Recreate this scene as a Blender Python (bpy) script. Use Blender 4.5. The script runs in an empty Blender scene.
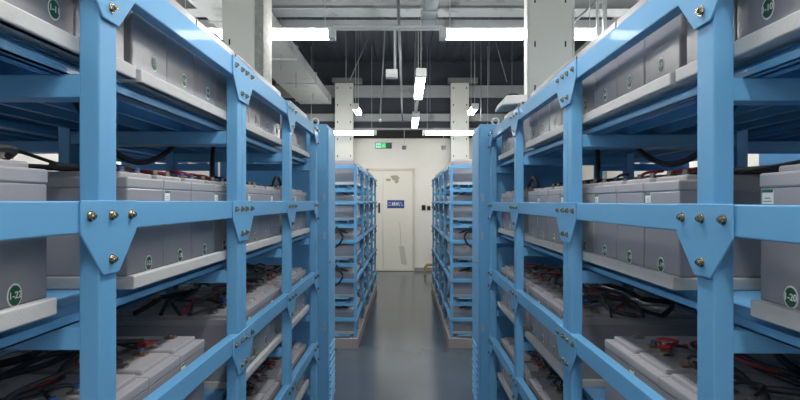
import bpy, bmesh, math, random
from mathutils import Vector, Matrix
random.seed(4)
S = bpy.context.scene
C = S.collection
EYE = 1.45
F = 540.0

# ------------------------------------------------------------------ materials
def lin(c):
    c /= 255.0
    return c / 12.92 if c <= .04045 else ((c + .055) / 1.055) ** 2.4
def rgb(r, g, b): return (lin(r), lin(g), lin(b), 1)

def mat(name, col, rough=.5, metal=0, var=.06, scale=8, bump=0, emis=None, spec=.5, coat=0, dirt=None):
    m = bpy.data.materials.new(name); m.use_nodes = True
    nt = m.node_tree; b = nt.nodes['Principled BSDF']
    b.inputs['Roughness'].default_value = rough
    b.inputs['Metallic'].default_value = metal
    b.inputs['Specular IOR Level'].default_value = spec
    b.inputs['Coat Weight'].default_value = coat
    tc = nt.nodes.new('ShaderNodeTexCoord')
    n = nt.nodes.new('ShaderNodeTexNoise'); n.inputs['Scale'].default_value = scale
    n.inputs['Detail'].default_value = 5
    nt.links.new(tc.outputs['Object'], n.inputs['Vector'])
    mx = nt.nodes.new('ShaderNodeMix'); mx.data_type = 'RGBA'
    mx.inputs[6].default_value = tuple(c * (1 - var) for c in col[:3]) + (1,)
    mx.inputs[7].default_value = tuple(min(1, c * (1 + var)) for c in col[:3]) + (1,)
    nt.links.new(n.outputs['Fac'], mx.inputs[0])
    out = mx.outputs[2]
    if dirt:
        n2 = nt.nodes.new('ShaderNodeTexNoise'); n2.inputs['Scale'].default_value = dirt[1]; n2.inputs['Detail'].default_value = 8
        nt.links.new(tc.outputs['Object'], n2.inputs['Vector'])
        r = nt.nodes.new('ShaderNodeValToRGB'); r.color_ramp.elements[0].position = dirt[2]; r.color_ramp.elements[1].position = dirt[2] + .12
        nt.links.new(n2.outputs['Fac'], r.inputs[0])
        m2 = nt.nodes.new('ShaderNodeMix'); m2.data_type = 'RGBA'
        nt.links.new(r.outputs[0], m2.inputs[0]); nt.links.new(out, m2.inputs[6]); m2.inputs[7].default_value = dirt[0]
        out = m2.outputs[2]
    nt.links.new(out, b.inputs['Base Color'])
    if bump:
        bp = nt.nodes.new('ShaderNodeBump'); bp.inputs['Strength'].default_value = bump; bp.inputs['Distance'].default_value = .002
        n3 = nt.nodes.new('ShaderNodeTexNoise'); n3.inputs['Scale'].default_value = scale * 12
        nt.links.new(tc.outputs['Object'], n3.inputs['Vector'])
        nt.links.new(n3.outputs['Fac'], bp.inputs['Height']); nt.links.new(bp.outputs['Normal'], b.inputs['Normal'])
    if emis:
        b.inputs['Emission Color'].default_value = emis[0]; b.inputs['Emission Strength'].default_value = emis[1]
    return m

M = dict(
    blue=mat('blue_paint', rgb(101, 165, 211), .5, var=.04, scale=3, bump=.08, coat=.05),
    battery=mat('battery_plastic', rgb(153, 151, 157), .27, var=.04, scale=14, bump=.15),
    lid=mat('battery_lid_plastic', rgb(160, 158, 162), .42, var=.04, scale=14, bump=.15),
    sheet=mat('cover_plastic', rgb(160, 156, 158), .25, var=.05, scale=30),
    tray=mat('tray_foam', rgb(192, 192, 192), .6, var=.08, scale=25, bump=.3),
    bolt=mat('zinc_bolt', rgb(172, 158, 136), .25, 1, var=.15, scale=60),
    steel=mat('galvanised_steel', rgb(176, 182, 184), .4, .6, var=.1, scale=20),
    lead=mat('lead_terminal', rgb(150, 146, 140), .4, .8, var=.2, scale=60),
    copper=mat('brass_terminal', rgb(150, 128, 108), .4, .8, var=.2, scale=60),
    cable=mat('black_rubber', rgb(26, 27, 31), .5, var=.1),
    redcable=mat('red_rubber', rgb(150, 34, 42), .5, var=.1),
    bluecap=mat('blue_plastic_cap', rgb(52, 84, 150), .4, var=.1),
    white=mat('white_label', rgb(232, 234, 232), .5, var=.02),
    green=mat('green_sticker', rgb(22, 92, 66), .45, var=.04),
    wall=mat('wall_paint', rgb(230, 228, 220), .75, var=.02, scale=1.5, bump=.1, dirt=(rgb(222, 217, 205), 1.2, .6)),
    rodsteel=mat('dull_steel', rgb(118, 124, 128), .5, .3, var=.1),
    darkwall=mat('dark_steel_deck', rgb(50, 56, 65), .7, var=.12, scale=2),
    deck=mat('ceiling_deck', rgb(48, 54, 64), .7, var=.12, scale=2),
    beam=mat('primed_beam', rgb(146, 150, 153), .6, var=.1, scale=4, dirt=(rgb(110, 114, 116), 3, .6)),
    darkbeam=mat('grey_beam', rgb(104, 108, 110), .6, var=.1, scale=4),
    duct=mat('duct_metal', rgb(158, 162, 162), .55, .2, var=.08, scale=3, dirt=(rgb(130, 133, 133), 4, .58)),
    column=mat('column_cover', rgb(196, 198, 192), .5, var=.03, scale=2, dirt=(rgb(186, 187, 180), 3, .62)),
    mottle=mat('bare_concrete', rgb(140, 142, 138), .85, var=.4, scale=22, bump=.8, dirt=(rgb(172, 172, 166), 25, .58)),
    slot=mat('slot_black', rgb(24, 24, 24), .8),
    door=mat('door_paint', rgb(228, 225, 214), .5, var=.02, scale=3),
    doorframe=mat('door_frame_paint', rgb(214, 209, 196), .5, var=.03, scale=3),
    stain=mat('stain_beige', rgb(168, 160, 140), .8, var=.2, scale=30),
    greystain=mat('worn_patch', rgb(196, 194, 186), .8, var=.1, scale=30),
    sign=mat('blue_sign', rgb(28, 62, 140), .4, var=.02),
    plinth=mat('plinth_concrete', rgb(150, 146, 144), .8, var=.12, scale=8, bump=.4),
    fixture=mat('lamp_housing', rgb(200, 202, 202), .45, var=.03),
    tube=mat('lamp_tube', rgb(255, 255, 255), .4, emis=((1, .99, .96, 1), 52)),
    tubedim=mat('lamp_tube_dim', rgb(255, 255, 255), .4, emis=((1, .99, .96, 1), 24)),
    exitgreen=mat('exit_green', rgb(40, 190, 90), .5, emis=(rgb(40, 200, 90), .7)),
    exitpale=mat('exit_pale', rgb(180, 215, 225), .5, emis=(rgb(180, 220, 230), .4)),
    exitdark=mat('exit_dark', rgb(30, 74, 84), .5),
    darkplastic=mat('dark_switch', rgb(38, 40, 44), .4),
    yellow=mat('yellow_pipe', rgb(150, 140, 84), .5, var=.1),
    bucket=mat('bucket', rgb(120, 130, 120), .5),
)
# epoxy floor
def floor_mat():
    m = bpy.data.materials.new('epoxy_floor'); m.use_nodes = True
    nt = m.node_tree; b = nt.nodes['Principled BSDF']
    tc = nt.nodes.new('ShaderNodeTexCoord')
    n = nt.nodes.new('ShaderNodeTexNoise'); n.inputs['Scale'].default_value = 1.3; n.inputs['Detail'].default_value = 7
    nt.links.new(tc.outputs['Object'], n.inputs['Vector'])
    r = nt.nodes.new('ShaderNodeValToRGB')
    r.color_ramp.elements[0].position = .35; r.color_ramp.elements[0].color = rgb(74, 83, 94)
    r.color_ramp.elements[1].position = .68; r.color_ramp.elements[1].color = rgb(84, 93, 103)
    nt.links.new(n.outputs['Fac'], r.inputs[0]); nt.links.new(r.outputs[0], b.inputs['Base Color'])
    n2 = nt.nodes.new('ShaderNodeTexNoise'); n2.inputs['Scale'].default_value = 1.5; n2.inputs['Detail'].default_value = 2
    nt.links.new(tc.outputs['Object'], n2.inputs['Vector'])
    mr = nt.nodes.new('ShaderNodeMapRange'); mr.inputs[3].default_value = .15; mr.inputs[4].default_value = .20
    nt.links.new(n2.outputs['Fac'], mr.inputs[0]); nt.links.new(mr.outputs[0], b.inputs['Roughness'])
    bp = nt.nodes.new('ShaderNodeBump'); bp.inputs['Strength'].default_value = .015; bp.inputs['Distance'].default_value = .004
    nt.links.new(n2.outputs['Fac'], bp.inputs['Height']); nt.links.new(bp.outputs['Normal'], b.inputs['Normal'])
    return m
M['floor'] = floor_mat()

# ------------------------------------------------------------------ mesh helpers
class MB:
    def __init__(self): self.bm = bmesh.new()
    def box(self, x0, x1, y0, y1, z0, z1, bev=0, mi=0, rot=None):
        t = bmesh.new()
        bmesh.ops.create_cube(t, size=1)
        sx, sy, sz = abs(x1 - x0), abs(y1 - y0), abs(z1 - z0)
        bmesh.ops.scale(t, vec=(sx, sy, sz), verts=t.verts)
        if bev:
            bmesh.ops.bevel(t, geom=list(t.edges), offset=bev, segments=2, profile=.5, affect='EDGES')
        c = Vector(((x0 + x1) / 2, (y0 + y1) / 2, (z0 + z1) / 2))
        mt = Matrix.Translation(c)
        if rot is not None: mt = mt @ rot
        bmesh.ops.transform(t, matrix=mt, verts=t.verts)
        self.merge(t, mi); return self
    def merge(self, t, mi=0, sm=False):
        for f in t.faces: f.material_index = mi; f.smooth = sm
        me = bpy.data.meshes.new('tmp'); t.to_mesh(me); t.free()
        self.bm.from_mesh(me); bpy.data.meshes.remove(me)
    def cyl(self, a, b, r, seg=12, r2=None, mi=0):
        a, b = Vector(a), Vector(b); d = b - a
        t = bmesh.new()
        bmesh.ops.create_cone(t, cap_ends=True, segments=seg, radius1=r, radius2=r if r2 is None else r2, depth=d.length)
        q = d.to_track_quat('Z', 'Y').to_matrix().to_4x4()
        bmesh.ops.transform(t, matrix=Matrix.Translation((a + b) / 2) @ q, verts=t.verts)
        self.merge(t, mi, seg > 6); return self
    def sph(self, c, r, mi=0, sc=(1, 1, 1)):
        t = bmesh.new(); bmesh.ops.create_uvsphere(t, u_segments=14, v_segments=8, radius=r)
        bmesh.ops.scale(t, vec=sc, verts=t.verts); bmesh.ops.translate(t, vec=c, verts=t.verts)
        self.merge(t, mi, True); return self
    def tor(self, c, R, r, axis='Y', mi=0, n=20, k=8):
        t = bmesh.new(); rings = []
        for i in range(n):
            a = 2 * math.pi * i / n; ring = []
            for j in range(k):
                b = 2 * math.pi * j / k
                u, v, w = (R + r * math.cos(b)) * math.cos(a), (R + r * math.cos(b)) * math.sin(a), r * math.sin(b)
                p = {'Y': (u, w, v), 'X': (w, u, v), 'Z': (u, v, w)}[axis]
                ring.append(t.verts.new(Vector(p) + Vector(c)))
            rings.append(ring)
        for i in range(n):
            for j in range(k):
                t.faces.new((rings[i][j], rings[(i + 1) % n][j], rings[(i + 1) % n][(j + 1) % k], rings[i][(j + 1) % k]))
        self.merge(t, mi, True); return self
    def tube(self, pts, r, k=8, mi=0, sub=5):
        pts = [Vector(p) for p in pts]
        P = []
        n = len(pts)
        for i in range(n - 1):
            p0, p1, p2, p3 = pts[max(i - 1, 0)], pts[i], pts[i + 1], pts[min(i + 2, n - 1)]
            for s in range(sub):
                t = s / sub
                P.append(.5 * ((2 * p1) + (-p0 + p2) * t + (2 * p0 - 5 * p1 + 4 * p2 - p3) * t * t + (-p0 + 3 * p1 - 3 * p2 + p3) * t ** 3))
        P.append(pts[-1])
        t = bmesh.new(); rings = []
        up = Vector((0, 0, 1))
        for i, p in enumerate(P):
            d = (P[min(i + 1, len(P) - 1)] - P[max(i - 1, 0)]).normalized()
            u = d.cross(up)
            if u.length < .05: u = d.cross(Vector((1, 0, 0)))
            u.normalize(); v = u.cross(d)
            rings.append([t.verts.new(p + r * (math.cos(2 * math.pi * j / k) * u + math.sin(2 * math.pi * j / k) * v)) for j in range(k)])
        for i in range(len(rings) - 1):
            for j in range(k):
                t.faces.new((rings[i][j], rings[i][(j + 1) % k], rings[i + 1][(j + 1) % k], rings[i + 1][j]))
        t.faces.new(rings[0][::-1]); t.faces.new(rings[-1])
        self.merge(t, mi, True); return self
    def prism(self, pts, axis, a, b, mi=0, bev=0):
        """pts: 2D outline; axis X: pts=(y,z); Y: (x,z); Z: (x,y)"""
        t = bmesh.new()
        def P(p, w): return {'X': (w, p[0], p[1]), 'Y': (p[0], w, p[1]), 'Z': (p[0], p[1], w)}[axis]
        A = [t.verts.new(P(p, a)) for p in pts]; B = [t.verts.new(P(p, b)) for p in pts]
        t.faces.new(A); t.faces.new(B[::-1])
        n = len(pts)
        for i in range(n): t.faces.new((A[i], B[i], B[(i + 1) % n], A[(i + 1) % n]))
        bmesh.ops.recalc_face_normals(t, faces=t.faces)
        if bev: bmesh.ops.bevel(t, geom=list(t.edges), offset=bev, segments=1, affect='EDGES')
        self.merge(t, mi); return self
    def build(self, name, m, parent=None, smooth=True, ang=35):
        me = bpy.data.meshes.new(name); 
        bmesh.ops.recalc_face_normals(self.bm, faces=self.bm.faces)
        if smooth:
            for e in self.bm.edges:
                if len(e.link_faces) != 2 or e.calc_face_angle(0) > math.radians(ang): e.smooth = False
        self.bm.to_mesh(me); self.bm.free()
        o = bpy.data.objects.new(name, me); C.objects.link(o)
        for x in (m if isinstance(m, (list, tuple)) else [m]): me.materials.append(M[x])
        if parent: o.parent = parent
        return o

def tag(o, label=None, cat=None, group=None, kind=None):
    if label: o['label'] = label
    if cat: o['category'] = cat
    if group: o['group'] = group
    if kind: o['kind'] = kind
    return o
def empty(name, loc=(0, 0, 0), rz=0):
    o = bpy.data.objects.new(name, None); C.objects.link(o); o.empty_display_size = .05
    o.location = loc; o.rotation_euler = (0, 0, rz); return o
def copy_tree(o, parent=None):
    c = o.copy(); C.objects.link(c); c.parent = parent
    for ch in list(o.children): copy_tree(ch, c)
    return c
def remove_tree(o):
    for ch in list(o.children): remove_tree(ch)
    bpy.data.objects.remove(o)
def recenter(o, c):
    """put a top-level mesh's origin at c"""
    c = Vector(c); o.data.transform(Matrix.Translation(-c)); o.location = c; return o
def struct(o): o['kind'] = 'structure'; return o

_tc = {}
def text_mesh(txt, size, depth=.0004):
    key = (txt, size)
    if key in _tc: return _tc[key]
    cu = bpy.data.curves.new('lettering', 'FONT'); cu.body = txt; cu.size = size; cu.extrude = depth
    cu.align_x = 'CENTER'; cu.align_y = 'CENTER'; cu.offset = size * .012
    o = bpy.data.objects.new('lettering', cu); C.objects.link(o)
    bpy.context.view_layer.update()
    me = bpy.data.meshes.new_from_object(o.evaluated_get(bpy.context.evaluated_depsgraph_get()))
    bpy.data.objects.remove(o); _tc[key] = me
    return me

# ------------------------------------------------------------------ room shell
XW = 3.3
Y0, YW = -3.2, 11.2
ZC = 4.35
struct(MB().box(-XW - .1, XW + .1, Y0 - .1, YW + .1, -.1, 0).build('floor', 'floor'))
c = MB().box(-XW - .1, XW + .1, Y0 - .1, YW + .1, ZC, ZC + .1)
x = -XW
while x < XW:                                       # trapezoidal steel deck ribs
    c.prism([(x, ZC), (x + .03, ZC - .03), (x + .15, ZC - .03), (x + .18, ZC)], 'Y', Y0, YW); x += .3
struct(c.build('ceiling', 'deck'))
struct(MB().box(-XW - .1, -XW, Y0, YW, 0, ZC).build('wall_left', 'wall'))
struct(MB().box(XW, XW + .1, Y0, YW, 0, ZC).build('wall_right', 'wall'))
struct(MB().box(-XW - .1, XW + .1, Y0 - .1, Y0, 0, ZC).build('wall_front', 'wall'))
struct(MB().box(-XW - .1, XW + .1, YW, YW + .1, 0, 2.80).build('wall_back', 'wall'))
struct(MB().box(-XW - .1, XW + .1, YW - .04, YW + .1, 2.80, ZC).build('trim_1', 'darkwall'))
struct(MB().box(.19, XW, YW - .012, YW, 0, .07, .002).build('baseboard_back', 'plinth'))

# ------------------------------------------------------------------ door
def px(X, y): return (X - 405.3) * y / F
def pz(Yp, y): return EYE + (201 - Yp) * y / F
yd = YW
dx0, dx1 = -.80, px(414.5, yd)
dz = pz(168.5, yd)
d = empty('door_1', ((dx0 + dx1) / 2, yd, 0)); struct(d)
def child_at(o, root):                              # world-built mesh moved under an empty
    o.data.transform(Matrix.Translation(-root.location)); o.parent = root; return o
f = MB().box(dx0, dx0 + .05, yd - .05, yd - .001, 0, dz, .004).box(dx1 - .045, dx1, yd - .05, yd - .001, 0, dz, .004).box(dx0, dx1, yd - .05, yd - .001, dz - .05, dz, .004)
child_at(f.build('door_frame', 'doorframe'), d)
xs = px(383, yd)
leaf1 = MB().box(dx0 + .053, xs - .004, yd - .045, yd - .001, .01, dz - .055, .003)
l1 = child_at(leaf1.build('door_leaf', 'door'), d)
leaf2 = MB().box(xs + .002, dx1 - .048, yd - .04, yd - .001, .01, dz - .055, .003)
l2 = child_at(leaf2.build('door_leaf', 'door'), d)
hx = px(379.3, yd)
h = MB().box(hx - .02, hx + .02, yd - .056, yd - .045, pz(213, yd), pz(203, yd), .003).cyl((hx, yd - .056, pz(206, yd)), (hx, yd - .09, pz(206, yd)), .009).box(hx - .1, hx + .012, yd - .098, yd - .082, pz(206, yd) - .01, pz(206, yd) + .01, .004).cyl((hx, yd - .056, pz(210.5, yd)), (hx, yd - .068, pz(210.5, yd)), .012)
child_at(h.build('door_handle', 'darkplastic'), d)
# stained and worn patches on the main leaf
def blob(x0, x1, za, zb, seed, n=18):
    rnd = random.Random(seed); cx, cz = (x0 + x1) / 2, (za + zb) / 2
    return [(cx + (x1 - x0) / 2 * math.cos(2 * math.pi * i / n) * rnd.uniform(.6, 1), cz + (zb - za) / 2 * math.sin(2 * math.pi * i / n) * rnd.uniform(.6, 1)) for i in range(n)]
s = MB()
s.prism(blob(px(385, yd), px(392, yd), pz(182, yd), pz(178, yd), 1), 'Y', yd - .0412, yd - .039)
s.prism(blob(px(390, yd), px(400, yd), pz(181, yd), pz(174.5, yd), 2), 'Y', yd - .0414, yd - .039)
s.prism(blob(px(394, yd), px(399, yd), pz(184, yd), pz(178, yd), 5), 'Y', yd - .0416, yd - .039)
child_at(s.build('glue_stain', 'stain'), d)
s = MB()
s.prism([(px(399, yd), pz(246, yd)), (px(404, yd), pz(246, yd)), (px(407, yd), pz(265, yd)), (px(401.5, yd), pz(264, yd))], 'Y', yd - .0412, yd - .039)
s.prism([(px(399.4, yd), pz(222, yd)), (px(400.1, yd), pz(222, yd)), (px(401.5, yd), pz(246, yd)), (px(400.6, yd), pz(246, yd))], 'Y', yd - .0412, yd - .039)
child_at(s.build('worn_patch', 'greystain'), d)
# blue door sign
sg = empty('door_sign', (px(395.8, yd), yd - .04, pz(204.2, yd)))
sw, sh = .176, .084
child_at(MB().box(sg.location.x - sw, sg.location.x + sw, yd - .046, yd - .041, sg.location.z - sh, sg.location.z + sh, .002).build('sign_plate', 'sign'), sg)
tm = text_mesh('二楼机房', .083)
t = bpy.data.objects.new('sign_lettering', tm); C.objects.link(t); tm.materials.append(M['white'])
t.parent = sg; t.location = (0, -.0068, 0); t.rotation_euler = (math.pi / 2, 0, 0)
tag(sg, 'small blue sign with white Chinese characters on the white door', 'sign')

# exit sign above the door
ex = empty('exit_sign', (px(383.5, yd), yd, pz(145.7, yd)))
zz, xx = ex.location.z, ex.location.x
child_at(MB().box(xx - .17, xx + .17, yd - .035, yd - .001, zz - .06, zz + .06, .004).build('sign_housing', 'exitdark'), ex)
child_at(MB().box(xx - .16, xx - .055, yd - .04, yd - .034, zz - .05, zz + .05).build('arrow_panel', 'exitpale'), ex)
child_at(MB().box(xx - .05, xx + .05, yd - .04, yd - .034, zz - .05, zz + .05).build('green_panel', 'exitgreen'), ex)
rm = MB().sph((xx + .008, yd - .042, zz + .033), .009)
rm.cyl((xx + .004, yd - .042, zz + .022), (xx - .006, yd - .042, zz - .004), .006, 6)
rm.cyl((xx - .006, yd - .042, zz - .004), (xx + .016, yd - .042, zz - .018), .005, 6).cyl((xx + .016, yd - .042, zz - .018), (xx + .012, yd - .042, zz - .038), .004, 6)
rm.cyl((xx - .006, yd - .042, zz - .004), (xx - .012, yd - .042, zz - .024), .005, 6).cyl((xx - .012, yd - .042, zz - .024), (xx - .032, yd - .042, zz - .03), .004, 6)
rm.cyl((xx + .004, yd - .042, zz + .018), (xx + .026, yd - .042, zz + .006), .004, 6).cyl((xx + .002, yd - .042, zz + .018), (xx - .022, yd - .042, zz + .01), .004, 6)
child_at(rm.build('running_figure', 'white'), ex)
ar = MB().prism([(xx - .15, zz), (xx - .11, zz + .032), (xx - .11, zz + .012), (xx - .065, zz + .012), (xx - .065, zz - .012), (xx - .11, zz - .012), (xx - .11, zz - .032)], 'Y', yd - .043, yd - .0395)
child_at(ar.build('arrow', 'exitgreen'), ex)
tag(ex, 'green lit emergency exit sign on white wall above the door', 'exit sign')

# wall switches right of the door
for i, (a, lab) in enumerate([(423.6, 'dark square wall switch, nearest of three to the door'), (428.8, 'dark square wall switch between two others on the back wall'), (434.5, 'dark square wall switch beside the right far rack, last of three')]):
    w = 1.9 if i == 0 else 1.6
    X0, X1, Z0, Z1 = px(a - w, yd), px(a + w, yd), pz(210.3, yd), pz(205 if i == 0 else 206, yd)
    r = empty('wall_switch', ((X0 + X1) / 2, yd, Z0))
    child_at(MB().box(X0, X1, yd - .02, yd - .001, Z0, Z1, .003).build('switch_plate', 'darkplastic'), r)
    child_at(MB().box(X0 + .02, X1 - .02, yd - .026, yd - .019, Z0 + .02, Z1 - .02, .002).build('rocker', 'slot'), r)
    tag(r, lab, 'wall switch', 'switches on the back wall')

# pipe elbow at floor by right rack end
pp = MB().tube([(px(425, 10.6), 10.6, .0), (px(425, 10.6), 10.6, .12), (px(427, 10.6), 10.6, .19), (px(431, 10.6), 10.6, .2), (px(437, 10.6), 10.6, .2)], .026, 10)
o = pp.build('bent_pipe', 'yellow'); recenter(o, (px(425, 10.6), 10.6, 0))
tag(o, 'bent yellowish pipe rising from the floor by the back wall', 'pipe')

# ------------------------------------------------------------------ battery prototype (front face = +X local, origin base centre)
BL, BW, BH = .460, .1735, .222
LH = .031
def disc(mb, cx, cy, cz, r, t, mi):
    pts = [(cy + r * .86 * math.cos(2 * math.pi * i / 24), cz + r * math.sin(2 * math.pi * i / 24)) for i in range(24)]
    mb.prism(pts, 'X', cx, cx + t, mi)
def make_battery(sticker=True, label=False, detail=True):
    r = empty('battery')
    b = MB().box(-BL / 2, BL / 2, -BW / 2, BW / 2, 0, BH - LH + .001, .0035)
    b.build('case', 'battery', r)
    l = MB().box(-BL / 2 - .0015, BL / 2 + .0015, -BW / 2 - .0008, BW / 2 + .0008, BH - LH, BH - .006, .004)
    l.box(-BL / 2 + .022, BL / 2 - .022, -BW / 2 + .012, BW / 2 - .012, BH - .012, BH + .006, .004)
    if detail:
        for i in range(-2, 4):
            if i < 2: l.cyl((-.02 + i * .055 - .03, 0, BH + .004), (-.02 + i * .055 - .03, 0, BH + .0085), .011, 10)
    l.build('lid', 'lid', r)
    if detail:
        for sy, m in ((-1, 'lead'), (1, 'copper')):
            t = MB().box(BL / 2 - .100, BL / 2 - .070, sy * .05 - .012, sy * .05 + .012, BH + .004, BH + .012, .002)
            t.cyl((BL / 2 - .085, sy * .05, BH + .012), (BL / 2 - .085, sy * .05, BH + .018), .007, 6)
            t.cyl((BL / 2 - .085, sy * .05, BH + .011), (BL / 2 - .085, sy * .05, BH + .0135), .010, 12)
            t.build('terminal', m, r)
    if sticker:
        s = MB(); disc(s, BL / 2 - .0002, 0, .030, .0185, .0008, 0); disc(s, BL / 2 + .0005, 0, .030, .0155, .0008, 1)
        s.build('number_sticker', ['white', 'green'], r, smooth=False)
    if label:
        s = MB(); x = BL / 2
        y0, y1, z0, z1 = -BW / 2 + .007, -BW / 2 + .034, BH - .058, BH - .034
        s.box(x - .0002, x + .0008, y0, y1, z0, z1, 0, 0)
        s.box(x + .0007, x + .0012, y0, y1, z1 - .005, z1, 0, 1)
        s.box(x + .0007, x + .0011, y0 + .007, y1 - .007, z0 + .009, z0 + .0105, 0, 1).box(x + .0007, x + .0011, y0 + .004, y1 - .004, z0 + .004, z0 + .0052, 0, 1)
        s.build('type_label', ['white', 'green'], r, smooth=False)
    return r
SOFF = 0; ZOFF = 0
PB = make_battery(True, False); PBL = make_battery(True, True); PFAR = make_battery(False, False, False)
ORD = ['first', 'second', 'third', 'fourth', 'fifth', 'sixth', 'seventh', 'eighth', 'ninth', 'tenth', 'eleventh', 'twelfth', 'thirteenth', 'fourteenth', 'fifteenth', 'sixteenth']
TIER4 = ['top', 'second', 'third', 'lowest']
TIER5 = ['top', 'second', 'third', 'fourth', 'lowest']

def place_battery(proto, side, xfront, yc, z, label, group, number=None, name='battery'):
    c = copy_tree(proto); c.name = 'battery'
    c.location = (side * (xfront + BL / 2), yc, z)
    c.rotation_euler = (0, 0, 0 if side < 0 else math.pi)
    if number:
        st = [k for k in c.children if k.name.startswith('number_sticker')][0]
        st.location = (0, SOFF, ZOFF)
        me = text_mesh(number, .0155)
        if not me.materials: me.materials.append(M['white'])
        t = bpy.data.objects.new('sticker_number', me); C.objects.link(t); t.parent = st
        t.location = (BL / 2 + .0016, 0, .030)
        t.rotation_euler = (math.pi / 2, 0, math.pi / 2)
    tag(c, label, 'battery', group)
    return c

def cable(pts, r, name, label, cat='cable', m='cable', group=None, lugs=None):
    c = Vector(pts[0])
    root = empty(name, c)
    o = MB().tube([Vector(p) - c for p in pts], r).build('cable_sheath', m, root)
    for q in (0, -1):
        if lugs:
            p = Vector(pts[q]) - c
            MB().cyl(p - Vector((0, 0, .002)), p + Vector((0, 0, .006)), r * 1.7, 8).build('cable_lug', lugs, root)
    tag(root, label, cat, group)
    return root

# ------------------------------------------------------------------ racks
def gusset(root, side, xf, yc, ztop, zr, kind):
    """kind: single, double, end"""
    hw = {'single': .092, 'double': .11, 'end': .11}[kind]
    low = .133 if not zr else .131
    w2 = {'single': .026, 'double': .05, 'end': .03}[kind]
    rail = .058
    if kind == 'end':
        pts = [(yc - hw, ztop), (yc + .022, ztop), (yc + .022, ztop - low), (yc - .005, ztop - low), (yc - hw, ztop - rail)]
        bolts = [(-.09, -.027), (-.03, -.027), (.004, -.027), (.004, -low + .026)]
    elif kind == 'single':
        pts = [(yc - hw, ztop), (yc + hw, ztop), (yc + hw, ztop - rail), (yc + w2 + .006, ztop - low + .006), (yc + w2, ztop - low), (yc - w2, ztop - low), (yc - w2 - .006, ztop - low + .006), (yc - hw, ztop - rail)]
        bolts = [(-.068, -.027), (0, -.027), (.068, -.027), (0, -low + .026)]
    else:
        pts = [(yc - hw, ztop), (yc + hw, ztop), (yc + hw, ztop - rail), (yc + w2, ztop - low), (yc - w2, ztop - low), (yc - hw, ztop - rail)]
        bolts = [(-.085, -.027), (-.024, -.027), (.024, -.027), (.085, -.027), (-.024, -low + .026), (.024, -low + .026)]
    a, b = side * (xf - .0005), side * (xf - .0045)
    g = MB().prism(pts, 'X', a, b, bev=.0012).build('gusset_plate', 'blue', root)
    for (dy, dzz) in bolts:
        y, z = yc + dy, ztop + dzz
        m = MB().cyl((b, y, z), (b - side * .0018, y, z), .0095, 14).cyl((b - side * .0018, y, z), (b - side * .0075, y, z), .0070, 6).cyl((b - side * .0075, y, z), (b - side * .0105, y, z), .0042, 8)
        m.build('bolt', 'bolt', g)

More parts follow.
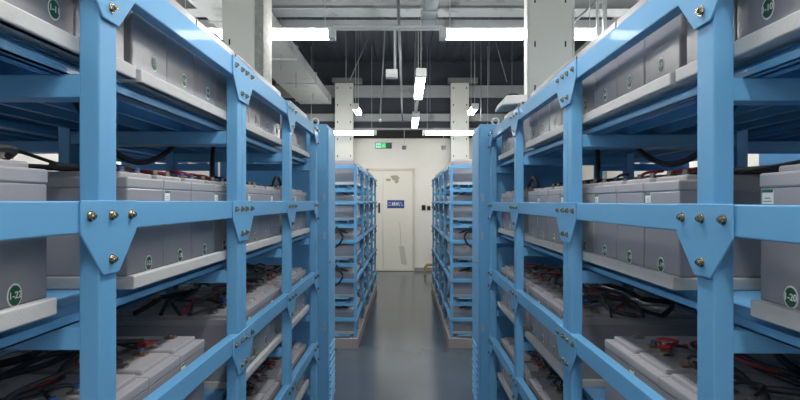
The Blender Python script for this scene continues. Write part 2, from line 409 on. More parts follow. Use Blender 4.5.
def make_rack(side, xf, xb, ys, ye, posts, rails, trays, lab, zoff=0, gussets=True, end_rails=False, plinth=False, pd=.038):
    root = empty('battery_rack', (side * (xf + xb) / 2, ys, 0))
    parts = []
    def B(mb, name, m='blue'):
        o = mb.build(name, m, root); parts.append(o); return o
    zt = EYE + zoff + rails[0][0] - .004
    s = side
    def bx(mb, a, b, *r, **k): return mb.box(min(s * a, s * b), max(s * a, s * b), *r, **k)
    zfloor = .10 if plinth else .0
    for (a, b, kind) in posts:
        segs = [(a, b)] if kind != 'double' else [(a, (a + b) / 2 - .0008), ((a + b) / 2 + .0008, b)]
        for (p, q) in segs:
            B(bx(MB(), xf + .0015, xf + pd, p, q, zfloor, zt, .003), 'post')
            B(bx(MB(), xb - pd, xb, p, q, zfloor, zt, .003), 'post')
    for (zr, hgt) in rails:
        z = EYE + zoff + zr
        B(bx(MB(), xf, xf + .030, ys, ye, z - hgt, z, .0025), 'rail')
        B(bx(MB(), xb - .004, xb + .024, ys, ye, z - hgt, z, .0025), 'rail')
        if end_rails:
            for y in (posts[0][0], posts[-1][1] - .03):
                B(bx(MB(), xf + pd, xb - pd, y, y + .03, z - .035, z, .002), 'end_rail')
    for tz, groups in trays:
        z = EYE + zoff + tz
        c0, c1 = .0615, .103
        # sheet and longitudinal beams carrying the tray
        B(bx(MB(), (xf - .001) if (not gussets) else xf + pd + .045, xb - .004, ys, ye, z - .0295, z - .0265), 'shelf_sheet')
        for k in range(5):
            xa = xf + .088 + k * (xb - xf - .17) / 4
            m = MB()
            bx(m, xa, xa + .004, ys, ye, z - .058, z - .0295)
            bx(m, xa - (.010 if k == 0 else .003), xa + (.022 if k == 0 else .010), ys, ye, z - .061, z - .058)
            if k == 0: bx(m, xa - .022, xa - .018, ys, ye, z - .061, z - .044); bx(m, xa - .022, xa, ys, ye, z - .061, z - .058)
            B(m, 'shelf_beam')
        for (a, b, kind) in posts:
            segs = [(a, b)] if kind != 'double' else [(a, (a + b) / 2 - .001), ((a + b) / 2 + .001, b)]
            for (p, q) in segs:
                B(bx(MB(), xf + pd - .001, xb - pd + .001, p + .004, q - .004, z - c1, z - c0, .003), 'cross_beam')
        for (ga, gb) in groups:
            m = MB()
            bx(m, xf + pd + .003, xb - pd - .004, ga - .012, gb - .009, z - .026, z, .003)
            bx(m, xf + pd + .0005, xf + pd + .02, ga - .0125, gb - .008, z - .026, z + .003, .003)
            B(m, 'shelf_tray', 'tray')
    if plinth:
        B(bx(MB(), xf - .015, xb + .02, ys - .03, ye + .02, 0, .10, .004), 'plinth', 'plinth')
    else:
        for (a, b, kind) in posts:
            B(bx(MB(), xf - .01, xf + .06, a - .02, b + .02, 0, .008, .001), 'foot_plate')
            B(bx(MB(), xb - .06, xb + .01, a - .02, b + .02, 0, .008, .001), 'foot_plate')
    if gussets:
        for (a, b, kind) in posts:
            for i, (zr, hgt) in enumerate(rails):
                if b < .6 : continue
                if i == len(rails) - 1 and a < 1.9 and len(rails) == 4: continue
                g_before = set(root.children)
                gusset(root, s, xf, (a + b) / 2, EYE + zoff + zr + .001, i == 0, 'single' if kind == 'mid' else ('end' if kind == 'last' else 'double'))
    # shift geometry so that parts are local to the rack's base
    off = Matrix.Translation(-root.location)
    def rec(o):
        for ch in o.children:
            ch.data.transform(off); rec(ch)
    rec(root)
    tag(root, lab, 'rack')
    return root

XF = .54; XBK = 1.122; BF = .600; PT = .1755
POSTS = [(.22, .276, 'mid'), (.956, 1.014, 'mid'), (1.744, 1.840, 'double'), (2.526, 2.581, 'mid'), (3.268, 3.322, 'last')]
RAILS = [(.456, .061), (0, .054), (-.43, .054), (-.86, .054)]
T1 = [(.804, 2), (1.184, 4), (1.890, 4), (2.77, 3, .170)]
T2 = [(.731, 1), (1.164, 4), (1.878, 4), (2.76, 3, .172)]
T3 = [(.736, 5), (1.880, 4), (2.600, 4, .166)]
T4 = [(1.880, 4), (2.600, 4, .166)]
TZ = [.287, -.163, -.628, -1.078]
for side, sname, zoff, dy in ((-1, 'left', 0, 0), (1, 'right', -.006, .004)):
    if side > 0:                                    # the right rack is a little longer
        POSTS = [(.22, .276, 'mid'), (.956, 1.012, 'mid'), (1.774, 1.870, 'double'), (2.655, 2.710, 'mid'), (3.436, 3.490, 'last')]
        T1 = [(.808, 2), (1.184, 4, .1775), (1.900, 4, .183), (2.84, 3, .183)]
        T2 = [(.742, 1), (1.184, 4, .180), (1.916, 4, .184), (2.84, 3, .183)]
        T3 = [(.756, 5), (1.915, 4, .182), (2.690, 4, .182)]
        T4 = [(1.915, 4, .182), (2.690, 4, .182)]
    YE = 3.322 if side < 0 else 3.490
    XF = .54 if side < 0 else .5445; XBK = XF + .582; BF = XF + .060
    trays = []
    for tz, T in zip(TZ, (T1, T2, T3, T4)):
        gs = []
        for g in T:
            p = g[2] if len(g) > 2 else PT
            a = g[0] + dy
            if T in (T1, T2) and g is T[0]: a = .36 if True else a; gs.append((.36, g[0] + dy + g[1] * p)); continue
            if T is T3 and g is T[0]: gs.append((.36, g[0] + dy + g[1] * p)); continue
            gs.append((a, a + g[1] * p))
        # merge touching trays
        out = []
        for g in gs:
            if out and g[0] - out[-1][1] < .03: out[-1] = (out[-1][0], g[0] - .0125); out.append((g[0] + .0135, g[1]))
            else: out.append(g)
        trays.append((tz, out))
    make_rack(side, XF, XBK, .2, YE, POSTS, RAILS, trays, 'long light blue steel battery rack along the %s side, nearest the viewer' % sname, zoff)
    num = {('left', 0): 11, ('left', 1): 22, ('left', 2): 31, ('right', 0): 10, ('right', 1): 20, ('right', 2): 31}
    for ti, (tz, T) in enumerate(zip(TZ, (T1, T2, T3, T4))):
        k = 0; slots = []
        for g in T:
            p = g[2] if len(g) > 2 else PT
            for i in range(g[1]):
                slots.append((g[0] + dy + (i + .5) * p, i))
        z = EYE + zoff + tz
        for k, (yc, i) in enumerate(slots):
            n = None
            if ti < 2:
                base = num[(sname, ti)]
                n = '1-%d' % max(1, base - k)
            proto = PBL if (ti in (1, 2) and ((k % 2 == 0 and k > 0) if side < 0 else (k % 2 == 1 or k == 0))) else PB
            if ti == 3: proto = PB
            SOFF = (.018 if side < 0 else 0) if ti == 0 else (.010 if side < 0 else .002)
            ZOFF = .010 if ti == 0 else (-.012 if ti == 1 else -.004)
            if ti == 1 and k == 0 and side > 0: SOFF = -.012
            if ti == 0 and k == 0: SOFF = .03 if side < 0 else 0
            place_battery(proto, side, BF, yc, z, 'grey battery, %s from the near end on the %s tier, %s near rack' % (ORD[k], TIER4[ti], sname), 'batteries on the %s near rack' % sname, n)
        # jumper cables on the lids
        for k in range(len(slots) - 1):
            (a, i), (b, j) = slots[k], slots[k + 1]
            if j == 0 and b - a > .25: continue
            xx = side * (BF + .085); zt = z + BH + .019
            rnd = random.Random(ti * 100 + k + (50 if side > 0 else 0))
            sgn = 1 if side < 0 else -1
            ya, yb = a + .05, b - .05
            if abs(yb - ya) < .02: yb = b - .02
            hgt = rnd.uniform(.006, .022) if ti > 1 else rnd.uniform(.002, .014)
            dx = side * rnd.uniform(.02, .09)
            pts = [(xx, ya, zt), (xx + dx * .4, ya + .008, zt + hgt * .8), (xx + dx, (ya + yb) / 2, zt + hgt), (xx + dx * .4, yb - .008, zt + hgt * .8), (xx, yb, zt)]
            col = ['cable', 'redcable', 'cable', 'cable', 'cable'][rnd.randrange(5)]
            cname = {'cable': 'black', 'redcable': 'red'}[col]
            cable(pts, .0042, 'jumper_cable', '%s jumper cable, %s from the near end, %s tier of %s near rack' % (cname, ORD[k], TIER4[ti], sname), 'cable', col, 'jumper cables on the %s near rack' % sname, 'lead' if rnd.random() < .6 else 'bluecap')

# racks standing back to back with the near ones
for side, sname in ((-1, 'left'), (1, 'right')):
    xa = 1.150 if side < 0 else 1.156; g3 = [(.36, 1.62), (1.86, 3.2)]
    make_rack(side, xa, 1.72, .2, 3.322, [(.22, .276, 'mid'), (2.02, 2.11, 'double'), (3.268, 3.322, 'last')], [(.45, .063), (0, .054), (-.43, .054), (-.86, .054)], [(t, g3 if t == TZ[2] else []) for t in TZ], 'blue rack standing back to back behind the %s near rack' % sname, gussets=False)
    k = 0
    for y0_, n_ in ((.72, 5), (1.87, 7)):
        for i in range(n_):
            place_battery(PB, side, xa + .045, y0_ + (i + .5) * PT, EYE + TZ[2], 'grey battery in the rack behind the %s near rack, %s from near end' % (sname, ORD[k]), 'batteries of the back to back racks'); k += 1
# clear cover sheets on the top tier
for side, sname in ((-1, 'left'), (1, 'right')):
    for i, (ya, yb) in enumerate(((.81, 1.15), (1.19, 1.53), (1.54, 1.88), (1.90, 2.58), (2.78, 3.27))):
        z = EYE + TZ[0] + BH + .0062 + (-.006 if side > 0 else 0)
        m = MB().box(min(side * (.596 if side < 0 else .6005), side * .70), max(side * (.596 if side < 0 else .6005), side * .70), ya, yb, z, z + .003, .001).box(min(side * (.594 if side < 0 else .5985), side * (.597 if side < 0 else .6015)), max(side * (.594 if side < 0 else .5985), side * (.597 if side < 0 else .6015)), ya, yb, z - .016, z + .003, .0008)
        o = m.build('cover_sheet', 'sheet'); recenter(o, (side * .67, (ya + yb) / 2, z))
        tag(o, 'pale plastic cover sheet on the top tier, %s near rack, %s from near end' % (sname, ORD[i]), 'cover', 'cover sheets on the near racks')

# connector clips joining neighbouring batteries on the lower tiers
for side, sname in ((-1, 'left'), (1, 'right')):
    for ti, tz, starts in ((2, TZ[2], (.736 + PT, .736 + 3 * PT, .736 + 4 * PT, 1.88 + PT, 1.88 + 2 * PT, 2.6 + .166, 2.6 + .498)), (3, TZ[3], (1.88 + PT, 1.88 + 3 * PT, 2.6 + .166, 2.6 + .332))):
        for k, yy in enumerate(starts):
            z = EYE + tz + BH + .0195 + (-.006 if side > 0 else 0)
            rot = Matrix.Rotation(random.uniform(-.5, .5), 4, 'Z')
            r = empty('connector_clip', (side * (BF + .085), yy, z))
            MB().box(-.012, .012, -.055, .055, 0, .003, .001, rot=rot).build('copper_bar', 'copper', r)
            MB().box(-.014, .014, -.022, .022, .003, .012, .002, rot=rot).build('insulating_sleeve', ['bluecap', 'cable', 'redcable'][k % 3], r)
            MB().cyl((0, 0, .012), (0, 0, .018), .006, 6).build('clip_stud', 'lead', r)
            tag(r, '%s connector clip, %s from near end, %s tier of %s near rack' % (['blue', 'black', 'red'][k % 3], ORD[k], TIER4[ti], sname), 'connector', 'connector clips on the lower tiers')

# long loose cables lying on the lower tiers behind the terminals
n = 0
for side, sname in ((-1, 'left'), (1, 'right')):
    for ti, tz, ya, yb in ((1, TZ[1], 1.13, 1.78), (1, TZ[1], 1.85, 2.45), (2, TZ[2], .75, 1.5), (2, TZ[2], 1.86, 2.5), (2, TZ[2], 2.6, 3.2), (3, TZ[3], 1.9, 2.6), (3, TZ[3], 2.6, 3.2)):
        for v, (xo, rr, col) in enumerate(((.16, .0075, 'cable'), (.26, .007, 'cable'), (.20, .004, 'redcable'), (.13, .005, 'cable'), (.32, .009, 'cable'), (.21, .006, 'cable'))):
            if v >= 2 and ti == 1: continue
            rnd = random.Random(n * 7 + 3); n += 1
            zt = EYE + tz + BH + .009 + rr + (-.006 if side > 0 else 0)
            pts = []
            m = 7
            for q in range(m):
                yy = ya + (yb - ya) * q / (m - 1)
                pts.append((side * (BF + xo + rnd.uniform(-.05, .05)), yy, zt + (rnd.uniform(.0, .032 if ti > 1 else .006) if 0 < q < m - 1 else 0)))
            where = 'near end' if yb < 1.8 else ('middle' if yb < 2.61 else 'far end')
            cable(pts, rr, 'loose_cable', '%s cable, %s, %s tier of %s near rack%s' % ('red' if col == 'redcable' else 'black', where, TIER4[ti], sname, ['', ', deeper in', '', ', close to the front edge', ', thickest and deepest in', ', mid depth'][v]), 'cable', col, 'loose cables on the near racks')
zt = EYE + TZ[1] + BH + .006
cable([(-.625, .76, zt + .007), (-.622, .80, zt + .014), (-.626, .845, zt + .018), (-.634, .875, zt + .016), (-.66, .892, zt + .007)], .0065, 'power_cable', 'thick black power cable curling over the nearest battery on the left rack', m='cable', lugs='lead')
cable([(-.74, .80, zt + .006), (-.76, .95, zt + .035), (-.80, 1.1, zt + .04), (-.80, 1.25, zt + .02), (-.76, 1.35, zt + .008)], .004, 'signal_cable', 'thin black wire arching behind the left front post', m='cable')
cable([(.72, .74, zt + .000), (.74, .80, zt + .040), (.78, .92, zt + .042), (.80, 1.04, zt + .02), (.76, 1.2, zt + .002)], .004, 'signal_cable', 'thin black wire arching over the batteries behind right front post', m='cable')
for sd, nm in ((-1, 'left'), (1, 'right')):
    zs = EYE + TZ[0] - .030 + (-.006 if sd > 0 else 0)
    cable([(sd * .80, 1.30, zs - .006), (sd * .80, 1.37, zs - .06), (sd * .80, 1.46, zs - .115), (sd * .80, 1.58, zs - .14), (sd * .80, 1.70, zs - .13), (sd * .80, 1.84, zs - .08), (sd * .80, 1.95, zs - .006)], .009, 'power_cable', 'thick black cable sagging under the top shelf of the %s near rack' % nm, m='cable')
    cable([(sd * .70, 2.86, zt + .002), (sd * .70, 2.88, zt + .04), (sd * .70, 2.95, zt + .065), (sd * .70, 3.03, zt + .04), (sd * .70, 3.06, zt + .002)], .009, 'power_cable', 'black cable loop over the far end batteries of the %s near rack' % nm, m='cable')
    cable([(sd * .72, 2.00, zt + .004), (sd * .73, 2.05, zt + .03), (sd * .75, 2.10, zt + .07), (sd * .76, 2.14, zs - .008)], .009, 'power_cable', 'black cable rising to the shelf past the double post, %s near rack' % nm, m='cable')
# cable bundle above the left top tier
for i, (lab, dz_) in enumerate((('thick black cable draped on top of the left rack, upper strand', .0), ('thick black cable draped on top of the left rack, lower strand', -.03))):
    zt0 = EYE + TZ[0] + BH
    cable([(-.80, 1.9, zt0 + .02), (-.80, 2.1, zt0 + .14 + dz_), (-.80, 2.3, zt0 + .17 + dz_), (-.79, 2.55, zt0 + .12 + dz_), (-.78, 2.8, zt0 + .02)], .022, 'power_cable', lab, m='cable')

# ------------------------------------------------------------------ far racks
FR = [(.355, .03), (0, .032), (-.385, .032), (-.77, .032), (-1.155, .032)]
FT = [.19, -.165, -.55, -.935, -1.305]
for side, sname, xf in ((-1, 'left', .477), (1, 'right', .441)):
    xb = xf + .56
    P = [(5.33, 5.37, 'mid'), (6.20, 6.24, 'mid'), (7.04, 7.12, 'double'), (7.95, 7.99, 'mid'), (8.80, 8.84, 'last')]
    grp = [(5.40, 6.17), (6.27, 7.02), (7.14, 7.92), (8.02, 8.78)]
    slotg = [(5.40, 4), (6.28, 3), (7.15, 4), (8.03, 3)]
    trays = [(t, [(5.42, 6.15), (6.29, 7.0), (7.16, 7.9), (8.04, 8.76)]) for t in FT]
    make_rack(side, xf, xb, 5.325, 8.845, P, FR, trays, 'long blue steel rack standing on the %s beyond the tall cabinet' % sname, end_rails=True, plinth=True, pd=.03)
    for ti, tz in enumerate(FT):
        k = 0
        for (ya, n_) in slotg:
            for i in range(n_):
                place_battery(PFAR, side, xf + .034, ya + (i + .5) * .1755 + .01, EYE + tz, 'grey battery, %s from the near end on the %s tier, %s far rack' % (ORD[k], TIER5[ti], sname), 'batteries on the %s far rack' % sname)
                k += 1
        # cable jumble at the near end of every second tier
        zz = EYE + tz + BH
        if ti:
            cable([(side * (xf + .10), 5.44, zz + .006), (side * (xf + .16), 5.40, zz + .03), (side * (xf + .24), 5.41, zz + .05), (side * (xf + .34), 5.43, zz + .006)], .008, 'loose_cable', 'black cable over the near end battery, %s tier of the %s far rack' % (TIER5[ti], sname), group='cables on the far racks')
    for (z0, z1, w) in ((EYE - .24, EYE - .46, 'upper'), (EYE - .62, EYE - .84, 'lower')):
        if side > 0 and w == 'lower': continue
        cx = side * (xf + .17)
        cable([(cx + side * .05, 5.41, z0), (cx + side * .02, 5.312, z0 - .03), (cx - side * .03, 5.305, (z0 + z1) / 2), (cx + side * .0, 5.312, z1 + .04), (cx + side * .05, 5.41, z1)], .009, 'power_cable', '%s black cable looping down the near end of the %s far rack' % (w, sname), m='cable')
    # dark cover box on the top tier, near end
for p in (PB, PBL, PFAR): remove_tree(p)

# ------------------------------------------------------------------ tall blue cabinets between the racks
for side, sname, xf in ((-1, 'left', .51), (1, 'right', .487)):
    ya, yb, zt, xb = 3.535, 3.885, EYE + .503, 1.10
    r = empty('electrical_cabinet', (side * (xf + xb) / 2, (ya + yb) / 2, 0))
    def bx(a, b, *q, **k): return MB().box(min(side * a, side * b), max(side * a, side * b), *q, **k)
    child_at(bx(xf + .003, xb, ya, yb, .0, zt, .004).build('cabinet_body', 'blue'), r)
    child_at(bx(xf - .006, xf + .003, ya + .012, yb - .012, .08, zt - .02, .003).build('door_panel', 'blue'), r)
    lv = MB()
    for k in range(9):
        zc = .12 + k * .045
        lv.prism([(side * (xf - .005), zc), (side * (xf - .014), zc - .004), (side * (xf - .014), zc - .012), (side * (xf - .005), zc - .016)], 'Y', ya + .06, yb - .06)
    child_at(lv.build('vent_louvre', 'blue'), r)
    child_at(MB().cyl((side * (xf - .006), ya + .05, 1.05), (side * (xf - .02), ya + .05, 1.05), .012).build('door_lock', 'steel'), r)
    hg = MB()
    for z in (1.2, 1.45, .6): hg.box(side * (xf + .02) - .006, side * (xf + .02) + .006, ya - .009, ya, z, z + .05, .002)
    child_at(hg.build('hinge', 'steel'), r)
    for q, xe in enumerate((.61, 1.0)):
        child_at(MB().tor((side * xe, ya + .12, zt + .032), .022, .007).cyl((side * xe, ya + .12, zt - .002), (side * xe, ya + .12, zt + .012), .012).build('lifting_eye', 'steel'), r)
    tag(r, 'tall light blue steel cabinet at the far end of the %s near rack' % sname, 'cabinet')
# blue cabinet shape standing in for a neighbouring rack beyond the right one
r = empty('electrical_cabinet', (2.2, 2.4, 0))
child_at(MB().box(1.9, 2.5, 1.9, 2.9, 0, 2.1, .005).build('cabinet_body', 'blue'), r)
child_at(MB().box(1.885, 1.899, 1.92, 2.88, .08, 2.07, .003).build('door_panel', 'blue'), r)
child_at(MB().box(1.868, 1.885, 2.78, 2.80, 1.0, 1.15, .003).build('door_handle', 'steel'), r)
tag(r, 'blue box standing in for a neighbouring rack behind the right near rack', 'cabinet')

# ------------------------------------------------------------------ columns
def slots(mb, xs_, zs, y, w=.012, h=.045):
    for x in xs_:
        for z in zs: mb.box(x - w / 2, x + w / 2, y - .002, y + .004, z - h / 2, z + h / 2)
    return mb
cy = 4.2
x222, x254, x262 = [px(v, cy) for v in (222, 254.5, 262.5)]; x271 = x262
r = empty('column', ((x222 + x271) / 2, cy + .2, 0))
child_at(MB().box(x222, x254, cy, cy + .27, 0, ZC - .07, .004).build('column_cover', 'column'), r)
child_at(MB().box(x254, x262, cy + .004, cy + .27, 0, ZC - .07).build('concrete_core', 'mottle'), r)
child_at(MB().box(x262 + .001, x262 + .006, cy + .004, cy + .27, 0, ZC - .07, .001).build('side_plate', 'mottle'), r)
child_at(slots(MB(), [px(229.5, cy)], [pz(42, cy), pz(-30, cy), pz(114, cy)], cy).build('slot', 'slot'), r)
tag(r, 'pale grey column with rough bare strip behind the left near rack', 'column')
x525, x573 = px(528.5, cy), px(573, cy)
r = empty('column', ((x525 + x573) / 2, cy + .2, 0))
child_at(MB().box(x525, x573, cy, cy + .16, 0, ZC - .07, .006).build('column_cover', 'column'), r)
child_at(MB().box(x525 - .012, x525 - .001, cy - .004, cy + .02, 0, ZC - .07, .002).box(x573 + .001, x573 + .012, cy - .004, cy + .02, 0, ZC - .07, .002).build('edge_trim', 'fixture'), r)
child_at(slots(MB(), [px(535, cy), px(565.5, cy)], [pz(44, cy), pz(0, cy), pz(88, cy)], cy).build('slot', 'slot'), r)
tag(r, 'pale grey column with black slots behind the right near rack', 'column')
cy = 10.83
for a, b, nm in ((335, 353, 'left'), (451, 469, 'right')):
    xa, xb = px(a, cy), px(b, cy)
    r = empty('column', ((xa + xb) / 2, cy + .15, 0))
    zt = pz(83, cy)
    child_at(MB().box(xa, xb, cy, 10.97, 0, zt, .006).build('column_cover', 'column'), r)
    child_at(MB().box(xa - .06, xb + .18, cy - .03, 10.97, zt, zt + .1, .004).build('column_cap', 'darkbeam'), r)
    child_at(slots(MB(), [xa + .05, xb - .05], [pz(v, cy) for v in (88, 105, 122, 139, 156)], cy, .02, .035).build('slot', 'slot'), r)
    tag(r, 'pale slotted column against the back wall above the %s far rack' % nm, 'column')

# ------------------------------------------------------------------ overhead steel
def ibeam(name, y, zb, h, w, label, m='beam', x0=-XW, x1=XW):
    mb = MB().box(x0, x1, y, y + w, zb, zb + .015, .002).box(x0, x1, y, y + w, zb + h - .015, zb + h, .002).box(x0, x1, y + w / 2 - .006, y + w / 2 + .006, zb + .015, zb + h - .015)
    o = mb.build(name, m); recenter(o, (0, y + w / 2, zb)); tag(o, label, 'beam'); return o
ibeam('steel_beam', 5.85, EYE + 2.08, .40, .26, 'large grey steel beam crossing the ceiling at the top of the view')
o = MB().box(-XW, XW, 6.55, 6.60, EYE + 2.08, EYE + 2.20, .004).build('steel_purlin', 'beam'); recenter(o, (0, 6.57, EYE + 2.08)); tag(o, 'narrow grey steel purlin just behind the large ceiling beam', 'beam')
o = MB().box(-XW, XW, 10.70, 10.76, pz(94.5, 10.7), pz(87.5, 10.7), .004).box(-XW, XW, 10.71, 10.74, pz(87.5, 10.7), pz(82, 10.7), .002).build('steel_beam', 'beam')
recenter(o, (0, 10.7, pz(94.5, 10.7))); 
o.data.transform(Matrix.Translation((0, .30, 0))); tag(o, 'grey beam spanning between the far columns near the back wall', 'beam')
o = MB().box(-XW, XW, 11.02, 11.10, pz(121, 11), pz(113.5, 11), .004).build('steel_purlin', 'beam'); recenter(o, (0, 11.06, pz(121, 11))); tag(o, 'grey purlin below the far beam, above the back wall lamps', 'beam')
o = MB().box(-XW, XW, 10.98, 11.04, pz(130, 11), pz(128, 11), .002).build('cable_trunking', 'beam'); recenter(o, (0, 11, pz(130, 11))); tag(o, 'thin grey trunking along the top of the back wall', 'trunking')
o = MB().box(-XW, XW, 11.0, 11.155, pz(137.5, 11), pz(130.2, 11), .003).build('steel_channel', 'slot'); recenter(o, (0, 11.05, pz(137.5, 11))); tag(o, 'dark channel capping the white back wall', 'beam')

TOP = ZC - .03
# air duct, left
du = empty('air_duct', (-1.75, 7, EYE + 1.9))
child_at(MB().box(-2.06, -1.45, 3.0, 10.6, EYE + 1.9, EYE + 2.06, .004).build('duct_run', 'duct'), du)
for y in (4.2, 5.7, 7.2, 8.7, 10.2):
    child_at(MB().box(-2.08, -1.43, y, y + .03, EYE + 1.885, EYE + 2.075, .002).build('duct_flange', 'duct'), du)
tag(du, 'long grey air duct running along the ceiling at left', 'duct')
# ceiling cable tray, centre
ct = empty('cable_tray', (px(430, 4.2), 3.5, EYE + 1.55))
a, b = .15, .262
child_at(MB().box(a, b, 2.2, 4.80, EYE + 1.55, EYE + 1.556).box(a, a + .004, 2.2, 4.8, EYE + 1.55, EYE + 1.61).box(b - .004, b, 2.2, 4.8, EYE + 1.55, EYE + 1.61).build('tray_trough', 'steel'), ct)
child_at(MB().box(a - .004, b + .004, 4.40, 4.44, EYE + 1.545, EYE + 1.615).build('joint_plate', 'steel'), ct)
for yh in (2.6, 3.6, 4.6):
    for xh in (a - .008, b + .008): child_at(MB().cyl((xh, yh, EYE + 1.55), (xh, yh, TOP), .004, 6).build('tray_hanger', 'steel'), ct)
    child_at(MB().box(a - .02, b + .02, yh - .01, yh + .01, EYE + 1.535, EYE + 1.55).build('hanger_bar', 'steel'), ct)
tag(ct, 'galvanised cable tray overhead above the aisle, top centre', 'cable tray')
# longitudinal strut channel
st = MB().box(-.072, -.046, 3.6, 10.9, EYE + 1.62, EYE + 1.66, .002)
for yh in (4.0, 6.2, 8.4, 10.6): st.cyl((-.058, yh, EYE + 1.65), (-.058, yh, TOP), .004, 6)
o = st.build('strut_channel', 'rodsteel'); recenter(o, (-.058, 7, EYE + 1.62)); tag(o, 'long thin strut channel running overhead down the aisle centre', 'strut')

# hanging rods and braces
def rod(x_, y_, ztop, zbot, r, label, m='steel', x2=None, y2=None, name='hanging_rod'):
    o = MB().cyl((x_ if x2 is None else x2, y_ if y2 is None else y2, ztop), (x_, y_, zbot), r * .65, 8).build(name, 'rodsteel')
    recenter(o, (x_, y_, zbot)); tag(o, label, 'rod', 'rods hanging from the ceiling'); return o
rod(px(350, 9.0), 9.0, TOP, pz(80, 9), .012, 'slanting steel brace rod above the left far column', x2=px(372, 9.0), name='brace_rod')
rod(px(507, 9.0), 9.0, pz(12, 9) if pz(12, 9) < TOP else TOP, pz(82, 9), .012, 'slanting steel brace rod left of the right near column', x2=px(492, 9.0), name='brace_rod')
o = MB().cyl((px(387, 7.5), 7.5, TOP), (px(380, 7.5), 7.5, pz(119, 7.5)), .010, 8).build('sprinkler_pipe', 'rodsteel'); recenter(o, (px(380, 7.5), 7.5, pz(119, 7.5)))
o2 = MB().sph((0, 0, -.02), .025).build('sprinkler_head', 'fixture', o); tag(o, 'thin slanted drop pipe with small round sprinkler end', 'pipe')
for i, (X, y, zb, lab) in enumerate(((418, 7.4, 96, 'hanging rod at the left of the aisle lamp'), (313, 9.5, 100, 'hanging rod beside the left duct'), (296, 8, 88, 'hanging rod on the duct edge'), (430, 10, 112, 'hanging rod right of the second aisle lamp'), (481, 9, 122, 'hanging rod right of the right far column'), (489, 8, 92, 'hanging rod between right far and near columns'), (346, 8, 84, 'hanging rod above the left far column'), (512, 9.5, 96, 'hanging rod beside the right near column'), (281, 7, 70, 'hanging rod right of the left near column'))):
    rod(px(X, y), y, TOP, pz(zb, y), .009, lab)

# sensor box on a drop pole
sb = empty('sensor_box', (px(391.5, 5.2), 5.2, pz(78, 5.2)))
X0, X1 = px(386, 5.2), px(397.5, 5.2)
child_at(MB().box(X0, X1, 5.16, 5.26, pz(78, 5.2), pz(70, 5.2), .005).box(X0 + .02, X1 - .02, 5.15, 5.165, pz(76, 5.2), pz(72, 5.2), .002).build('box_housing', 'fixture'), sb)
child_at(MB().box(px(393.7, 5.2), px(396.2, 5.2), 5.2, 5.22, pz(70.5, 5.2), pz(28, 5.2)).build('drop_pole', 'steel'), sb)
tag(sb, 'small pale box on a drop pole hanging over the aisle', 'sensor')
# pendant detectors by the back wall
for X, lab in ((404.2, 'small grey detector hanging by a wire above the door'), (443.5, 'small grey detector hanging right of the door, near right far rack')):
    y = 10.6
    r = empty('hanging_detector', (px(X, y), y, pz(149.5, y)))
    child_at(MB().cyl((px(X, y), y, pz(149.5, y)), (px(X, y), y, pz(145.8, y)), .038, 14, .045).build('detector_body', 'darkbeam'), r)
    child_at(MB().cyl((px(X, y), y, pz(145.8, y)), (px(X, y), y, pz(129, y)), .005, 6).build('suspension_wire', 'steel'), r)
    tag(r, lab, 'detector', 'hanging detectors')
# white access box above right rack
r = empty('wireless_unit', (px(510, 3.0), 3.0, pz(108, 3.0)))
y = 3.0
zb_ = EYE + TZ[0] + BH - .008
child_at(MB().prism([(px(498, y), pz(109, y)), (px(500, y), pz(103, y)), (px(503, y), pz(99.5, y)), (px(523, y), pz(98.5, y)), (px(523, y), pz(107, y))], 'Y', y - .12, y + .12, bev=.006).build('unit_housing', 'fixture'), r)
child_at(MB().tube([(px(521, y), y, pz(99, y)), (px(519, y), y, pz(95, y)), (px(513, y), y, pz(94, y)), (px(508, y), y, pz(95, y))], .004).build('unit_cable', 'cable'), r)
child_at(MB().cyl((px(515, y), y, pz(107.5, y)), (px(515, y), y, zb_), .012).build('unit_stand', 'steel'), r)
tag(r, 'flat white plastic unit above the far end of the right near rack', 'wireless unit')
# vertical strut pair on the right
y = 4.0
r = empty('cable_ladder', (px(602, y), y, 0))
lm = MB().box(px(597, y), px(599.3, y), y, y + .03, .3, TOP, .002).box(px(603.5, y), px(607, y), y, y + .03, .3, TOP, .002)
child_at(lm.build('side_rail', 'steel'), r)
rg = MB(); z = .4
while z < TOP: rg.box(px(599.3, y), px(603.5, y), y + .008, y + .018, z, z + .02); z += .28
child_at(rg.build('rung', 'steel'), r)
child_at(MB().box(px(588, y) - .011, px(588, y) + .011, 4.04, 4.06, .3, .32).build('ladder_foot', 'steel'), r) if False else None
tag(r, 'vertical galvanised cable ladder right of the right near column', 'cable ladder')
rod(px(574, 4.7), 4.7, pz(-4, 4.7), pz(22, 4.7), .016, 'slanting brace from the right near column up to the ladder', x2=px(602, 4.7), name='brace_rod')

# ------------------------------------------------------------------ lamps
def lamp(cx, cy, z, along, label, L=1.24, power=30, hang=True, group='linear ceiling lamps', vis=True, zhang=None):
    r = empty('linear_lamp', (cx, cy, z), 0 if along == 'X' else math.pi / 2)
    h = L / 2
    MB().box(-h, h, -.030, .030, .036, .062, .006).build('lamp_housing', 'fixture', r)
    for s_ in (-1, 1):
        MB().box(s_ * h - .03, s_ * h + .03, -.056, .056, -.032, .06, .006).build('end_cap', 'fixture', r)
    MB().prism([(-.028, .036), (-.050, .024), (-.050, -.010), (-.034, -.024), (.034, -.024), (.050, -.010), (.050, .024), (.028, .036)], 'X', -h + .03, h - .03).build('lamp_diffuser', 'tube' if power > 25 else 'tubedim', r)
    if hang:
        for s_ in (-1, 1):
            MB().cyl((s_ * (h - .06), 0, .06), (s_ * (h - .06), 0, (zhang or TOP) - z), .004, 6).build('suspension_wire', 'steel', r)
    tag(r, label, 'lamp', group)
    return r
PW = 30
zl = EYE + 1.345; YL = 4.64; ZL = EYE + 1.42
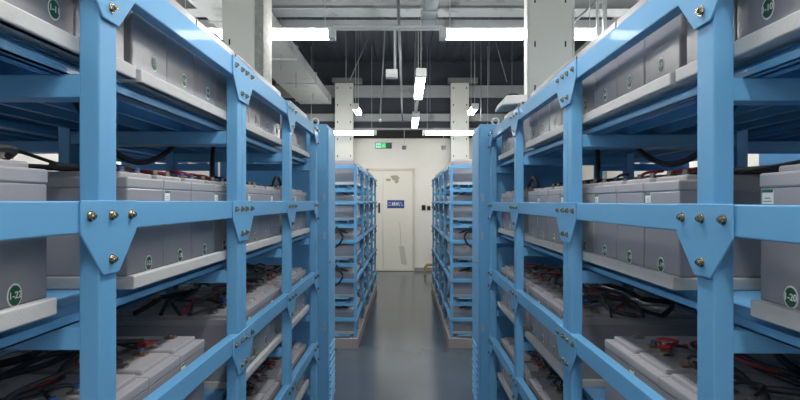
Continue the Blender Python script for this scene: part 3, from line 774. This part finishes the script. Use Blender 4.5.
lamp(px(332, YL) - .66, YL, ZL, 'X', L=1.32, label= 'lateral tube lamp passing behind the left near column', power=PW)
lamp(px(443, YL) + .66, YL, ZL, 'X', L=1.32, label= 'lateral tube lamp passing behind the right near column', power=PW)
o = MB().box(px(333, YL), px(443, YL), YL - .015, YL + .015, ZL + .055, ZL + .085, .004).build('lamp_trunking', 'fixture'); recenter(o, (0, YL, ZL + .055)); tag(o, 'pale trunking bar linking the two nearest lateral lamps', 'trunking')
for i, (yy, lab) in enumerate(((6.38, 'nearer tube lamp running down the aisle centre'), (9.15, 'farther tube lamp down the aisle centre, nearer the door'))):
    lamp(.168, yy, zl, 'Y', lab, L=1.30, power=PW * .6)
o = MB().box(.146, .186, 7.15, 8.45, zl + .03, zl + .06, .003).build('lamp_trunking', 'steel'); recenter(o, (.166, 7.8, zl + .03)); tag(o, 'grey trunking joining the two aisle lamps end to end', 'trunking')
lamp(px(375, 10) - .62, 10.0, EYE + 1.25, 'X', 'lateral tube lamp by the back wall, left of the door', power=PW * .6)
lamp(px(424, 10) + .62, 10.0, EYE + 1.25, 'X', 'lateral tube lamp by the back wall, right of the door', power=PW * .6)
lamp(-.80, 8.95, EYE + 1.50, 'Y', L=.6, label='tube lamp half hidden right of the left far column', power=PW * .6)
lamp(1.12, 8.95, EYE + 1.50, 'Y', L=.6, label='tube lamp half hidden right of the right far column', power=PW * .6)
# the room's lamps outside the frame, plus a dim pair added to light columns
for X, Y_, al in ((.15, 1.5, 'Y'), (.15, -.6, 'Y'), (-1.5, -1.6, 'X'), (1.5, -1.6, 'X'), (-1.5, 2.4, 'X'), (1.5, 2.4, 'X'), (-2.6, 6.0, 'Y'), (2.6, 6.0, 'Y')):
    lamp(X, Y_, zl + (.1 if abs(X) > 1 else 0), al, power=(PW * .6 if Y_ == 2.4 else PW), label='unseen tube lamp of the same kind outside the picture, at %s %s' % ('left' if X < -1 else 'right' if X > 1 else 'aisle', 'front' if Y_ < 0 else 'middle' if Y_ < 3 else 'back'))

# ------------------------------------------------------------------ world, camera
w = bpy.data.worlds.new('World'); S.world = w; w.use_nodes = True
w.node_tree.nodes['Background'].inputs[0].default_value = (.5, .55, .6, 1); w.node_tree.nodes['Background'].inputs[1].default_value = .05
cam = bpy.data.cameras.new('Camera'); co = bpy.data.objects.new('Camera', cam); C.objects.link(co); S.camera = co
cam.sensor_width = 36; cam.lens = 36 * F / 800; cam.clip_start = .02
co.location = (0, 0, EYE); co.rotation_euler = (math.pi / 2, 0, 0)
cam.shift_x = -5.3 / 800; cam.shift_y = 1.0 / 800
S.view_settings.view_transform = 'Standard'; S.view_settings.look = 'None'
S.view_settings.exposure = .14; S.view_settings.gamma = 1; S.view_settings.use_curve_mapping = False
